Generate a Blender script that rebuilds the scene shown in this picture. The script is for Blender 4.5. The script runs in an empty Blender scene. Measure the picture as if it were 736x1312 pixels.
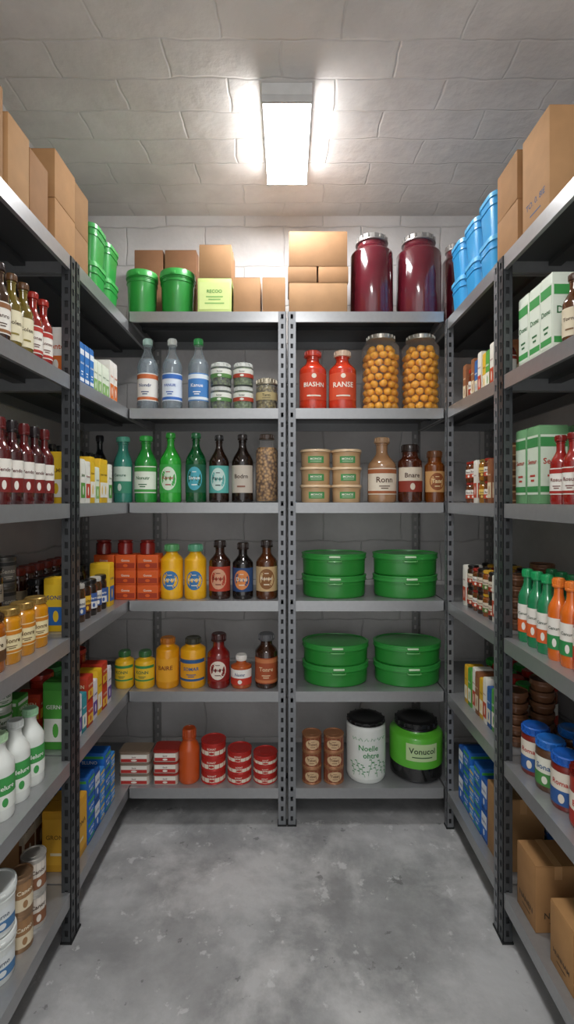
import bpy, bmesh, math, random
from mathutils import Vector
random.seed(7)
R=random.random
C=bpy.context.scene.collection
# ---- measured place: metres. camera at origin looking +Y, aisle half width XA, back racks' front plane D
F=620.;CX=368.;HY=640.;CZ=1.393;D=2.067;D1=1.546;XA=.68;XW=1.04;YW=2.467;HC=CZ+1.446
LV=[CZ+.803,CZ+.39,CZ-.013,CZ-.433,CZ-.82,CZ-1.233]       # back racks
LS=[CZ+.765]+LV[1:]                                         # side racks
SHN=['top shelf','second shelf','third shelf','fourth shelf','fifth shelf','bottom shelf']
# ---------------------------------------------------------------- materials
def lin(h):
    h=h.lstrip('#');o=[]
    for i in (0,2,4):
        c=int(h[i:i+2],16)/255.;o.append(c/12.92 if c<=.04045 else ((c+.055)/1.055)**2.4)
    return (*o,1)
MC={}
def mat(hexc,rough=.5,metal=0.,coat=0.,var=.10,bump=0.,scale=30.,alpha=None):
    k=(hexc,rough,metal,coat,var,bump,scale,alpha)
    if k in MC:return MC[k]
    m=bpy.data.materials.new('mat_'+hexc.strip('#'));m.use_nodes=True;n=m.node_tree.nodes;l=m.node_tree.links
    p=n['Principled BSDF'];c=lin(hexc)
    tc=n.new('ShaderNodeTexCoord');nz=n.new('ShaderNodeTexNoise');nz.inputs['Scale'].default_value=scale;nz.inputs['Detail'].default_value=3
    l.new(tc.outputs['Object'],nz.inputs['Vector'])
    mx=n.new('ShaderNodeMix');mx.data_type='RGBA'
    mx.inputs[6].default_value=tuple(x*(1-var) for x in c[:3])+(1,);mx.inputs[7].default_value=tuple(min(1,x*(1+var)) for x in c[:3])+(1,)
    l.new(nz.outputs['Fac'],mx.inputs[0]);l.new(mx.outputs[2],p.inputs['Base Color'])
    p.inputs['Roughness'].default_value=rough;p.inputs['Metallic'].default_value=metal
    p.inputs['Coat Weight'].default_value=coat;p.inputs['Coat Roughness'].default_value=.06
    if bump:
        b=n.new('ShaderNodeBump');b.inputs['Strength'].default_value=bump;b.inputs['Distance'].default_value=.004
        l.new(nz.outputs['Fac'],b.inputs['Height']);l.new(b.outputs['Normal'],p.inputs['Normal'])
    if alpha is not None:
        out=n['Material Output'];tr=n.new('ShaderNodeBsdfTransparent');ms=n.new('ShaderNodeMixShader')
        tk=.85 if alpha<.35 else .35
        tr.inputs['Color'].default_value=tuple(tk+(1-tk)*x for x in c[:3])+(1,)
        fr=n.new('ShaderNodeLayerWeight');fr.inputs['Blend'].default_value=.25 if alpha<.35 else .35
        mr=n.new('ShaderNodeMapRange');mr.inputs['To Min'].default_value=alpha;mr.inputs['To Max'].default_value=min(1,alpha+.55)
        l.new(fr.outputs['Fresnel'],mr.inputs['Value']);l.new(mr.outputs[0],ms.inputs[0])
        l.new(tr.outputs[0],ms.inputs[1]);l.new(p.outputs[0],ms.inputs[2]);l.new(ms.outputs[0],out.inputs['Surface'])
    MC[k]=m;return m
def pl(h,a=None):return mat(h,.32,0,.25,.06)          # plastic
def gl(h,a=.75):return mat(h,.12,0,1.,.12,alpha=a)     # coloured glass
def pp(h):return mat(h,.6,0,0,.05)                     # paper
def mt(h,r=.35):return mat(h,r,.6,0,.1)
def board(h='#a88054'):return mat(h,.8,0,0,.16,.15,18.)
def clear():return mat('#dfe9ee',.08,0,1.,.02,alpha=.1)
def granular(h1,h2,s=90.):
    k=('gr',h1,h2,s)
    if k in MC:return MC[k]
    m=bpy.data.materials.new('mat_granular');m.use_nodes=True;n=m.node_tree.nodes;l=m.node_tree.links;p=n['Principled BSDF']
    tc=n.new('ShaderNodeTexCoord');v=n.new('ShaderNodeTexVoronoi');v.inputs['Scale'].default_value=s
    l.new(tc.outputs['Object'],v.inputs['Vector']);r=n.new('ShaderNodeValToRGB')
    r.color_ramp.elements[0].color=lin(h2);r.color_ramp.elements[1].color=lin(h1);r.color_ramp.elements[1].position=.75;r.color_ramp.elements[0].position=.2
    l.new(v.outputs['Distance'],r.inputs[0]);l.new(r.outputs[0],p.inputs['Base Color'])
    b=n.new('ShaderNodeBump');b.invert=True;b.inputs['Distance'].default_value=.004;l.new(v.outputs['Distance'],b.inputs['Height']);l.new(b.outputs[0],p.inputs['Normal'])
    p.inputs['Roughness'].default_value=.45;MC[k]=m;return m
def concrete(name,base,dark,bw,bh,bump=.5,rot=(0,0,0),stain=None,mort=.006,blocks=True,jd=.9,mortc=.62,nk=.5):
    m=bpy.data.materials.new(name);m.use_nodes=True;n=m.node_tree.nodes;l=m.node_tree.links;p=n['Principled BSDF']
    g=n.new('ShaderNodeNewGeometry');mp=n.new('ShaderNodeMapping');mp.inputs['Rotation'].default_value=rot
    l.new(g.outputs['Position'],mp.inputs['Vector'])
    nz=n.new('ShaderNodeTexNoise');nz.inputs['Scale'].default_value=2.2;nz.inputs['Detail'].default_value=9;nz.inputs['Roughness'].default_value=.62
    l.new(mp.outputs[0],nz.inputs['Vector'])
    rp=n.new('ShaderNodeValToRGB');rp.color_ramp.elements[0].position=.38;rp.color_ramp.elements[0].color=lin(dark)
    rp.color_ramp.elements[1].position=.6;rp.color_ramp.elements[1].color=lin(base);l.new(nz.outputs['Fac'],rp.inputs[0])
    n2=n.new('ShaderNodeTexNoise');n2.inputs['Scale'].default_value=26 if not blocks else 14;n2.inputs['Detail'].default_value=7;l.new(mp.outputs[0],n2.inputs['Vector'])
    col=rp.outputs[0];h=n.new('ShaderNodeMath');h.operation='MULTIPLY';h.inputs[1].default_value=nk;l.new(n2.outputs['Fac'],h.inputs[0]);hh=h.outputs[0]
    if blocks:
        wn=n.new('ShaderNodeTexNoise');wn.inputs['Scale'].default_value=7;l.new(mp.outputs[0],wn.inputs['Vector'])
        sb=n.new('ShaderNodeVectorMath');sb.operation='MULTIPLY_ADD';l.new(wn.outputs['Color'],sb.inputs[0]);sb.inputs[1].default_value=(.036,.036,.036);l.new(mp.outputs[0],sb.inputs[2])
        br=n.new('ShaderNodeTexBrick');br.inputs['Scale'].default_value=1;br.inputs['Brick Width'].default_value=bw;br.inputs['Row Height'].default_value=bh
        br.inputs['Mortar Size'].default_value=mort;br.inputs['Mortar Smooth'].default_value=1.
        br.inputs['Color1'].default_value=(1,1,1,1);br.inputs['Color2'].default_value=(.95,.95,.95,1);br.inputs['Mortar'].default_value=(mortc,mortc,mortc,1)
        l.new(sb.outputs[0],br.inputs['Vector'])
        mx=n.new('ShaderNodeMix');mx.data_type='RGBA';mx.blend_type='MULTIPLY';mx.inputs[0].default_value=.8
        l.new(col,mx.inputs[6]);l.new(br.outputs['Color'],mx.inputs[7]);col=mx.outputs[2]
        s=n.new('ShaderNodeMath');s.operation='MULTIPLY_ADD';l.new(br.outputs['Fac'],s.inputs[0]);s.inputs[1].default_value=-jd;l.new(hh,s.inputs[2]);hh=s.outputs[0]
    if stain:
        for sc,dist,p0,p1,cc,k,dt in ((1.5,.3,.46,.62,stain,.6,12),(2.6,.2,.48,.62,'#d2d1d0',.65,14),(13.,.1,.60,.64,'#dcdcdb',.5,10),(11.,.1,.635,.65,'#5c5c5b',.6,12)):
            n3=n.new('ShaderNodeTexNoise');n3.inputs['Scale'].default_value=sc;n3.inputs['Detail'].default_value=dt;n3.inputs['Roughness'].default_value=.66
            n3.inputs['Distortion'].default_value=dist
            of=n.new('ShaderNodeVectorMath');of.operation='ADD';of.inputs[1].default_value=(sc*3.1,sc*1.7,sc);l.new(mp.outputs[0],of.inputs[0]);l.new(of.outputs[0],n3.inputs['Vector'])
            r3=n.new('ShaderNodeValToRGB');r3.color_ramp.elements[0].position=p0;r3.color_ramp.elements[0].color=(0,0,0,1);r3.color_ramp.elements[1].position=p1;r3.color_ramp.elements[1].color=(k,k,k,1)
            l.new(n3.outputs['Fac'],r3.inputs[0]);m3=n.new('ShaderNodeMix');m3.data_type='RGBA';l.new(r3.outputs[0],m3.inputs[0]);l.new(col,m3.inputs[6]);m3.inputs[7].default_value=lin(cc);col=m3.outputs[2]
    l.new(col,p.inputs['Base Color']);p.inputs['Roughness'].default_value=.36 if stain else .7
    b=n.new('ShaderNodeBump');b.inputs['Strength'].default_value=bump;b.inputs['Distance'].default_value=.02;l.new(hh,b.inputs['Height']);l.new(b.outputs[0],p.inputs['Normal'])
    return m
STEEL=mat('#a2a3a4',.3,.55,0,.08,.03,60.);STEEL_SHADED=mat('#4c4d4e',.4,.4,0,.08);STEELD=mat('#1a1b1c',.6,.2);POSTM=mat('#85878a',.4,.45,0,.1);POSTS=mat('#4b4d4f',.4,.45,0,.1);POSTR=mat('#9a9997',.5,.2,0,.1)  # darker steel for shelf undersides has their shade put into the colour
# ---------------------------------------------------------------- geometry
TX={}
def text_geo(s):
    if s in TX:return TX[s]
    cu=bpy.data.curves.new('t','FONT');cu.body=s;cu.align_x='CENTER';cu.align_y='CENTER';cu.resolution_u=2;cu.offset=.016
    o=bpy.data.objects.new('t',cu);C.objects.link(o);bpy.context.view_layer.update()
    me=bpy.data.meshes.new_from_object(o)
    v=[(a.co.x,a.co.y) for a in me.vertices];f=[tuple(p.vertices) for p in me.polygons]
    bpy.data.objects.remove(o);bpy.data.curves.remove(cu);bpy.data.meshes.remove(me)
    xs=[a[0] for a in v];ys=[a[1] for a in v]
    cx=(min(xs)+max(xs))/2;cy=(min(ys)+max(ys))/2
    TX[s]=([(a-cx,b-cy) for a,b in v],f,max(xs)-min(xs),max(ys)-min(ys));return TX[s]
class G:
    def __init__(s):s.v=[];s.f=[];s.m=[]
    def add(s,v,f,mi=0):
        b=len(s.v);s.v+=[tuple(a) for a in v];s.f+=[tuple(i+b for i in q) for q in f];s.m+=[mi]*len(f)
    def box(s,x0,x1,y0,y1,z0,z1,mi=0,bev=0.,seg=2,vert=False,taper=1.):
        if x0>x1:x0,x1=x1,x0
        if y0>y1:y0,y1=y1,y0
        if z0>z1:z0,z1=z1,z0
        if bev<=0:
            s.add([(x0,y0,z0),(x1,y0,z0),(x1,y1,z0),(x0,y1,z0),(x0,y0,z1),(x1,y0,z1),(x1,y1,z1),(x0,y1,z1)],[(0,3,2,1),(4,5,6,7),(0,1,5,4),(1,2,6,5),(2,3,7,6),(3,0,4,7)],mi);return
        bm=bmesh.new();bmesh.ops.create_cube(bm,size=1)
        for v in bm.verts:
            q=taper if v.co.z<0 else 1.
            v.co=Vector(((x0+x1)/2+v.co.x*(x1-x0)*q,(y0+y1)/2+v.co.y*(y1-y0)*q,(z0+z1)/2+v.co.z*(z1-z0)))
        eds=[e for e in bm.edges if not vert or abs(e.verts[0].co.z-e.verts[1].co.z)>1e-5]
        bmesh.ops.bevel(bm,geom=eds,offset=bev,segments=seg,affect='EDGES',profile=.5)
        bm.verts.index_update();s.add([v.co[:] for v in bm.verts],[[v.index for v in f.verts] for f in bm.faces],mi);bm.free()
    def lathe(s,prof,seg=28,mi=0,cx=0,cy=0,sy=1.):
        v=[];rings=[];f=[]
        for r,z in prof:
            if r<1e-5:rings.append([len(v)]);v.append((cx,cy,z))
            else:
                rings.append(list(range(len(v),len(v)+seg)))
                v+=[(cx+r*math.cos(2*math.pi*i/seg),cy+sy*r*math.sin(2*math.pi*i/seg),z) for i in range(seg)]
        for a,b in zip(rings,rings[1:]):
            for i in range(seg):
                j=(i+1)%seg
                if len(a)==1 and len(b)==1:continue
                if len(a)==1:f.append((a[0],b[j],b[i]))
                elif len(b)==1:f.append((a[i],a[j],b[0]))
                else:f.append((a[i],a[j],b[j],b[i]))
        s.add(v,f,mi)
    def tube(s,pts,r,seg=8,mi=0):
        pts=[Vector(p) for p in pts];v=[];f=[];n=len(pts)
        for i,p in enumerate(pts):
            t=(pts[min(n-1,i+1)]-pts[max(0,i-1)]).normalized();u=t.cross(Vector((0,0,1)))
            if u.length<.01:u=t.cross(Vector((0,1,0)))
            u.normalize();w=t.cross(u)
            v+=[tuple(p+r*(u*math.cos(2*math.pi*k/seg)+w*math.sin(2*math.pi*k/seg))) for k in range(seg)]
        for i in range(n-1):
            for k in range(seg):
                j=(k+1)%seg;f.append((i*seg+k,i*seg+j,(i+1)*seg+j,(i+1)*seg+k))
        f.append(tuple(range(seg)));f.append(tuple((n-1)*seg+k for k in range(seg)));s.add(v,f,mi)
    def rect(s,x0,x1,z0,z1,off,mi,mp,n=14):
        v=[];f=[]
        for i in range(n+1):
            x=x0+(x1-x0)*i/n;v+=[mp(x,z0,off),mp(x,z1,off)]
        for i in range(n):f.append((2*i,2*i+2,2*i+3,2*i+1))
        s.add(v,f,mi)
    def oval(s,cx,cz,a,b,off,mi,mp,n=20):
        v=[mp(cx,cz,off)];
        for q in (.5,1.):v+=[mp(cx+q*a*math.cos(2*math.pi*i/n),cz+q*b*math.sin(2*math.pi*i/n),off) for i in range(n)]
        f=[(0,1+i,1+(i+1)%n) for i in range(n)]+[(1+i,n+1+i,n+1+(i+1)%n,1+(i+1)%n) for i in range(n)]
        s.add(v,f,mi)
    def text(s,t,cx,cz,wm,hm,off,mi,mp):
        v,f,w,h=text_geo(t);k=min(wm/w,hm/h);s.add([mp(cx+a*k,cz+b*k,off) for a,b in v],f,mi)
    def build(s,name,mats,smooth=True,recalc=True):
        me=bpy.data.meshes.new(name);me.from_pydata(s.v,[],s.f)
        for m in mats:me.materials.append(m)
        me.polygons.foreach_set('material_index',s.m);me.update()
        if recalc:
            bm=bmesh.new();bm.from_mesh(me);bmesh.ops.recalc_face_normals(bm,faces=bm.faces);bm.to_mesh(me);bm.free()
        if smooth:
            me.shade_smooth();me.set_sharp_from_angle(angle=math.radians(38))
        return me
CACHE={}
def cached(key,fn):
    if key not in CACHE:CACHE[key]=fn()
    return CACHE[key]
def cosi(r0,z0,r1,z1,n=7):
    return [(r0+(r1-r0)*(1-math.cos(math.pi*i/n))/2,z0+(z1-z0)*i/n) for i in range(1,n+1)]
# ---- label: spec=(paper,accent,ink,text,style)
def label_geo(g,mp,w,tw,z0,z1,text,style):
    H=z1-z0;zc=(z0+z1)/2
    g.rect(-w/2,w/2,z0,z1,.0007,0,mp)
    if style=='band':
        g.rect(-w/2,w/2,z1-.2*H,z1-.04*H,.0011,1,mp);g.rect(-w/2,w/2,z0+.04*H,z0+.14*H,.0011,1,mp)
        g.text(text,0,zc+.06*H,tw,H*.22,.0015,2,mp)
        for k,q in ((.30,.6),(.22,.4)):g.rect(-tw*q/2,tw*q/2,z0+k*H,z0+(k+.035)*H,.0013,2,mp,6)
    elif style=='oval':
        g.oval(0,zc,tw*.6,H*.42,.0011,1,mp);g.text(text,0,zc+.03*H,tw*.86,H*.2,.0017,2,mp)
        g.rect(-tw*.2,tw*.2,z0+.26*H,z0+.30*H,.0015,2,mp,6);g.rect(-tw*.15,tw*.15,z0+.72*H,z0+.75*H,.0015,2,mp,6)
    elif style=='half':
        g.rect(-w/2,w/2,z0,z0+.45*H,.0011,1,mp);g.text(text,0,z0+.68*H,tw,H*.2,.0015,2,mp)
        g.oval(0,z0+.22*H,tw*.16,H*.14,.0015,0,mp,14)
    elif style=='plain':
        g.text(text,0,zc+.1*H,tw,H*.34,.0015,2,mp);g.rect(-tw*.3,tw*.3,z0+.2*H,z0+.26*H,.0013,1,mp,6)
    elif style=='small':
        g.text(text,0,zc+.16*H,tw*.62,H*.14,.0015,2,mp)
        for k,q in ((.44,.7),(.34,.5),(.2,.8)):g.rect(-tw*q/2,tw*q/2,z0+k*H,z0+(k+.04)*H,.0013,1,mp,6)
    elif style=='big':
        g.text(text,0,zc+.06*H,tw*1.2,H*.6,.0015,2,mp);g.rect(-tw*.4,tw*.4,z0+.12*H,z0+.17*H,.0013,1,mp,8);g.oval(0,z1-.12*H,tw*.14,H*.09,.0013,1,mp,12)
def curved_label(r,z0,z1,spec,arc=3.4):
    key=('lab',round(r,4),round(z0,4),round(z1,4),spec,arc)
    def fn():
        g=G();mp=lambda x,z,o:((r+o)*math.sin(x/r),-(r+o)*math.cos(x/r),z)
        label_geo(g,mp,arc*r,1.25*r,z0,z1,spec[3],spec[4])
        return g.build('label',[pp(spec[0]),pp(spec[1]),pp(spec[2])],recalc=False)
    return cached(key,fn)
def flat_label(w,d,z0,z1,spec,sides=True):
    key=('flab',round(w,4),round(d,4),round(z0,4),round(z1,4),spec,sides)
    def fn():
        g=G();e=.9
        label_geo(g,lambda x,z,o:(x,-d/2-o,z),w*e,w*.72,z0,z1,spec[3],spec[4])
        if sides:
            label_geo(g,lambda x,z,o:(w/2+o,x,z),d*e,d*.72,z0,z1,spec[3],spec[4])
            label_geo(g,lambda x,z,o:(-w/2-o,-x,z),d*e,d*.72,z0,z1,spec[3],spec[4])
        return g.build('label',[pp(spec[0]),pp(spec[1]),pp(spec[2])],recalc=False)
    return cached(key,fn)
def capmesh(r,z0,z1,m,ridged=True):
    def fn():
        g=G();h=z1-z0;g.lathe([(0,z0),(r,z0),(r*1.06,z0+.0015),(r*1.06,z0+h*.22),(r*.98,z0+h*.26),(r*.98,z1-h*.12),(r*.9,z1),(r*.7,z1),(r*.66,z1-h*.04),(0,z1-h*.04)],24)
        if ridged:
            for i in range(16):
                a=2*math.pi*i/16;x,y=r*math.cos(a),r*math.sin(a);q=r*.045
                g.box(x-q,x+q,y-q,y+q,z0+h*.3,z1-h*.16)
        return g.build('cap',[m])
    return cached(('cap',round(r,4),round(z0,4),round(z1,4),m.name,ridged),fn)
# ---- makers: each returns a list of parts (name, mesh, children)
def bottle(h,w,body,cap,lab=None,sh=.58,nk=.8,nr=.36,ch=.09,lz=(.14,.52),content=None,arc=3.4,waist=False):
    r=w/2;n=r*nr
    def fn():
        g=G();p=[(0,.004),(r*.7,0),(r*.93,0),(r,.006),(r,h*.1)]
        if waist:p+=[(r*.955,h*.13),(r*.955,h*(sh-.06)),(r,h*(sh-.02))]
        p+=[(r,h*sh)]+cosi(r,h*sh,n,h*nk)+[(n,h*.88),(n*1.15,h*.885),(n*1.15,h*.9),(n,h*.905),(n,h*.985),(0,h*.985)]
        g.lathe(p);return g.build('bottle_body',[body])
    out=[('bottle_body',cached(('bot',round(h,4),round(w,4),sh,nk,nr,waist,body.name),fn),[]),
         ('cap',capmesh(n*1.3,h*(1-ch),h,cap),[])]
    if content:
        def fc():
            g=G();q=r*.93;g.lathe([(0,.006),(q*.9,.006),(q,.012),(q,h*sh*.98)]+cosi(q,h*sh*.98,q*.75,h*(sh+(nk-sh)*.4),4)+[(0,h*(sh+(nk-sh)*.4))]);return g.build('contents',[content])
        out.append(('contents',cached(('bc',round(h,4),round(w,4),sh,nk,content.name),fc),[]))
    if lab:out.append(('label',curved_label(r*(.957 if waist else 1),h*lz[0],h*lz[1],lab,arc),[]))
    return out
def jar(h,w,body,lid,lab=None,content=None,nw=.86,lh=.13,lz=(.2,.62),sh=.76,arc=3.4):
    r=w/2
    def fn():
        g=G();n=r*nw*.95;p=[(0,.004),(r*.75,0),(r*.92,0),(r,h*.04),(r,h*sh)]+cosi(r,h*sh,n,h*(sh+.1),5)+[(n,h*.985),(0,h*.985)]
        g.lathe(p);return g.build('jar_body',[body])
    out=[('jar_body',cached(('jar',round(h,4),round(w,4),nw,sh,body.name),fn),[]),('lid',capmesh(r*nw,h*(1-lh),h,lid),[])]
    if content:
        def fc():
            g=G();q=r*.94;g.lathe([(0,.006),(q*.9,.006),(q,h*.05),(q,h*sh),(q*.85,h*(sh+.06)),(0,h*(sh+.06))]);return g.build('contents',[content])
        out.append(('contents',cached(('jc',round(h,4),round(w,4),sh,content.name),fc),[]))
    if lab:out.append(('label',curved_label(r,h*lz[0],h*lz[1],lab,arc),[]))
    return out
def can(h,w,metal,lab,lz=(.12,.86)):
    r=w/2
    def fn():
        g=G();g.lathe([(0,.003),(r*.9,.003),(r*.92,0),(r*1.0,0),(r*1.01,.002),(r*1.01,h*.05),(r*.97,h*.08),(r*.97,h*.9),(r*1.01,h*.94),(r*1.01,h-.001),(r*.99,h),(r*.92,h),(r*.9,h-.003),(r*.5,h-.003),(r*.48,h-.002),(0,h-.002)]);return g.build('can_body',[metal])
    return [('can_body',cached(('can',round(h,4),round(w,4),metal.name),fn),[]),('label',curved_label(r*.972,h*lz[0],h*lz[1],lab,6.25),[])]
def recttin(h,w,d,metal,lidm,lab):
    def fn():
        g=G();g.box(-w/2*.96,w/2*.96,-d/2*.94,d/2*.94,0,h*.86,0,.014,4,True);return g.build('tin_body',[metal])
    def fl():
        g=G();g.box(-w/2,w/2,-d/2,d/2,h*.80,h*.97,0,.016,4,True);g.box(-w/2*.86,w/2*.86,-d/2*.8,d/2*.8,h*.97,h,0,.012,4,True);return g.build('lid',[lidm])
    def fb():
        g=G();label_geo(g,lambda x,z,o:(x,-d/2*.94-o,z),w*.82,w*.6,h*.08,h*.74,lab[3],lab[4]);return g.build('label',[pp(lab[0]),pp(lab[1]),pp(lab[2])],recalc=False)
    k=(round(h,4),round(w,4),round(d,4),metal.name)
    return [('tin_body',cached(('rt',k),fn),[]),('lid',cached(('rl',k,lidm.name),fl),[]),('label',cached(('rb',k,lab),fb),[])]
def storebin(h,w,body,lid):
    d=w
    def fn():
        g=G();g.box(-w/2*.95,w/2*.95,-d/2*.95,d/2*.95,0,h*.88,0,w*.24,7,True,.88)
        g.box(-w/2*.965,w/2*.965,-d/2*.965,d/2*.965,h*.68,h*.72,0,w*.24,7,True)
        return g.build('bin_body',[body])
    def fl():
        g=G();g.box(-w/2,w/2,-d/2,d/2,h*.86,h*.96,0,w*.25,7,True);g.box(-w/2*.9,w/2*.9,-d/2*.9,d/2*.9,h*.96,h,0,w*.22,7,True);return g.build('lid',[lid])
    k=(round(h,4),round(w,4),body.name)
    return [('bin_body',cached(('bn',k),fn),[]),('lid',cached(('bnl',k),fl),[])]
def tub(h,w,body,lid,lab=None,handle=False,taper=.9,larc=1.7,lz=(.16,.62)):
    r=w/2
    def fn():
        g=G();g.lathe([(0,.004),(r*taper*.9,.004),(r*taper*.93,0),(r*taper*.97,.004),(r*.955,h*.74),(r*1.0,h*.745),(r*1.0,h*.77),(r*.96,h*.775),(r*.96,h*.82),(r*1.0,h*.825),(r*1.0,h*.84),(r*.95,h*.85),(0,h*.85)],36);return g.build('tub_body',[body])
    def fl():
        g=G();g.lathe([(0,h*.85),(r*.98,h*.85),(r*1.04,h*.86),(r*1.04,h*.95),(r*1.01,h),(r*.93,h),(r*.91,h*.965),(0,h*.965)],36)
        g.box(-r*.12,r*.12,-r*1.09,-r*1.0,h*.87,h*.93,0,.001);return g.build('lid',[lid])
    out=[('tub_body',cached(('tub',round(h,4),round(w,4),taper,body.name),fn),[]),('lid',cached(('tubl',round(h,4),round(w,4),lid.name),fl),[])]
    if lab:out.append(('label',curved_label(r*.965,h*lz[0],h*lz[1],lab,larc),[]))
    return out
OV=.74
def drum(h,w,body,lid):
    r=w/2
    def fn():
        g=G();g.lathe([(0,.004),(r*.88,.004),(r*.91,0),(r*.94,.004),(r*.95,h*.10),(r*.955,h*.60),(r*.965,h*.61),(r*.965,h*.65),(r*.955,h*.66),(r*.955,h*.76),(0,h*.76)],56,sy=OV);return g.build('container_body',[body])
    def fl():
        g=G();g.lathe([(0,h*.76),(r*.955,h*.76),(r*1.0,h*.745),(r*1.0,h*.79),(r*.985,h*.80),(r*.985,h*.92),(r*1.0,h*.93),(r*1.0,h*.985),(r*.97,h),(r*.93,h),(r*.92,h*.955),(0,h*.955)],56,sy=OV);return g.build('lid',[lid])
    def fh():
        g=G();y=-r*OV
        g.box(-.024,.024,y-.004,y+.012,h*.84,h*.925,0,.0015);return g.build('handle',[pl('#d2ecc6')])
    def ft():
        g=G();y=-r*OV;g.tube([(-.030,y+.006,h*.70),(-.028,y-.006,h*.69),(-.02,y-.009,h*.685),(.02,y-.009,h*.685),(.028,y-.006,h*.69),(.030,y+.006,h*.70)],.0026);return g.build('clasp',[pl('#6cb46a')])
    return [('container_body',cached(('dr',round(h,4),round(w,4)),fn),[('clasp',cached(('drc',round(h,4),round(w,4)),ft),[])]),('lid',cached(('drl',round(h,4),round(w,4)),fl),[('handle',cached(('drh',round(h,4),round(w,4)),fh),[])])]
def carton(h,w,d,body,lab,top=None):
    def fn():
        g=G();g.box(-w/2,w/2,-d/2,d/2,0,h*.985,0,min(.002,w*.03));g.box(-w/2+.002,-.0006,-d/2+.002,d/2-.002,h*.985,h,1);g.box(.0006,w/2-.002,-d/2+.002,d/2-.002,h*.985,h,1);return g.build('carton_body',[body,top or body])
    return [('carton_body',cached(('cart',round(h,4),round(w,4),round(d,4),body.name,(top or body).name),fn),[]),('label',flat_label(w,d,h*.12,h*.88,lab),[])]
def cbox(h,w,d,m=None,prt=None,sides=False,ink='#4a3a2a'):
    m=m or board()
    def fn():
        g=G();g.box(-w/2,w/2,-d/2,d/2,0,h-.003,0,.002)
        g.box(-w/2+.001,w/2-.001,-d/2+.001,-.0012,h-.003,h-.0006,0);g.box(-w/2+.001,w/2-.001,.0012,d/2-.001,h-.003,h-.0006,0)
        if prt:
            for mp,q in ((lambda x,z,o:(x,-d/2-o,z),w),(lambda x,z,o:(w/2+o,x,z),d),(lambda x,z,o:(-w/2-o,-x,z),d)):
                g.text(prt,0,h*.26,q*.7,h*.09,.0006,1,mp);g.rect(-q*.2,q*.2,h*.14,h*.155,.0006,1,mp,2)
        return g.build('box_body',[m,pp(ink)])
    def ft():
        g=G();t=.022;g.box(-w/2-.0006,w/2+.0006,-t/2,t/2,h-.0006,h,0)
        for sx in(-1,1):g.box(sx*w/2,sx*(w/2+.0006),-t/2,t/2,h*.8,h)
        return g.build('tape',[mat('#b98f62',.35,0,.3)],False)
    return [('box_body',cached(('cb',round(h,4),round(w,4),round(d,4),m.name,prt),fn),[]),('tape',cached(('ct',round(h,4),round(w,4),round(d,4)),ft),[])]
def bowl(h,w,m):
    r=w/2
    def fn():
        g=G();g.lathe([(0,0),(r*.8,0),(r*.86,h*.1),(r*.97,h*.6),(r*1.0,h*.8),(r*1.0,h*.97),(r*.96,h),(r*.93,h*.9),(0,h*.86)],24);g.lathe([(r*1.0,h*.5),(r*1.02,h*.55),(r*1.02,h*.65),(r*1.0,h*.7)],24);return g.build('dish',[m])
    return cached(('bowl',round(h,4),round(w,4),m.name),fn)
# ---------------------------------------------------------------- placing
THINGS=[]
def place(name,parts,loc,rz,desc,where,axis,cat,group):
    if not isinstance(parts,list):
        o=bpy.data.objects.new(name,parts);C.objects.link(o)
    else:
        o=bpy.data.objects.new(name,None);o.empty_display_size=.02;C.objects.link(o)
        for pn,me,ch in parts:
            c=bpy.data.objects.new(pn,me);C.objects.link(c);c.parent=o
            for qn,qm,_ in ch:
                q=bpy.data.objects.new(qn,qm);C.objects.link(q);q.parent=c
    o.location=loc;o.rotation_euler=(0,0,rz);o['category']=cat;o['group']=group
    THINGS.append((o,desc,where,axis));return o
def backwhere(X):return 'left far rack' if X<-.70 else ('back left rack' if X<0 else ('back right rack' if X<.69 else 'right far rack'))
LAY={1:[''],2:['lower ','upper '],3:['bottom ','middle ','top '],4:['lowest ','second-layer ','third-layer ','top ']}
def B(row,xl,xr,yt,fn,name,desc,cat,group,n=1,box=0,front=.022,zoff=0.,rz=0.):
    """put a thing on a back rack; extents measured on the photograph, turned into metres on the shelf"""
    lv=LV[row]
    w=(xr-xl)/(F/(D+front+.04))
    for _ in range(3):
        y=D+front+(0 if box else w/2);S=F/y;w=(xr-xl)/S
    X=((xl+xr)/2-CX)/S;z0=lv+zoff;h=(HY-yt)/S+CZ-z0
    Y=D+front+(box/2 if box else w/2);hh=h/n
    if X<-.72 and row==0:z0=LS[0]
    for k in range(n):
        place(name,fn(hh-.0004,w*.985),(X,Y,z0+k*hh+.0002),rz+(0 if box else (R()-.5)*.12),LAY[n][k]+desc,backwhere(X)+', '+SHN[row],'x',cat,group)
    return X,Y,z0,h,w
def sidewhere(s,d):return ('left ' if s<0 else 'right ')+('near rack' if d<D1+.01 else 'far rack')
def K(fn,name,desc,cat,group,w,dp=None,n=1,h=.15,cyl=True,gap=.004):return dict(fn=fn,name=name,desc=desc,cat=cat,group=group,w=w,dp=dp or w,n=n,h=h,cyl=cyl,gap=gap)
def fill(s,row,off,d0,d1,seq,rn='',lim=.63,jit=.004,loop=True):
    d=d0;i=0
    while i<len(seq) or loop:
        k=seq[i%len(seq)];i+=1
        if d+k['w']>d1:break
        dc=d+k['w']/2;X=s*(XA+off+k['dp']/2+R()*jit)
        if (abs(X)-k['dp']/2)/dc<lim:
            parts=k['fn'](k['h'])
            for q in range(k['n']):
                rz=-s*(math.radians(52) if k['cyl'] else math.pi/2)+(R()-.5)*.06*(1 if k['cyl'] else .3)
                place(k['name'],parts,(X,dc,LS[row]+q*(k['h']+.0003)+.0002),rz,(rn+' ' if rn else '')+LAY[k['n']][q]+k['desc'],sidewhere(s,dc)+', '+SHN[row],'d',k['cat'],k['group'])
        d+=k['w']+k['gap']
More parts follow.
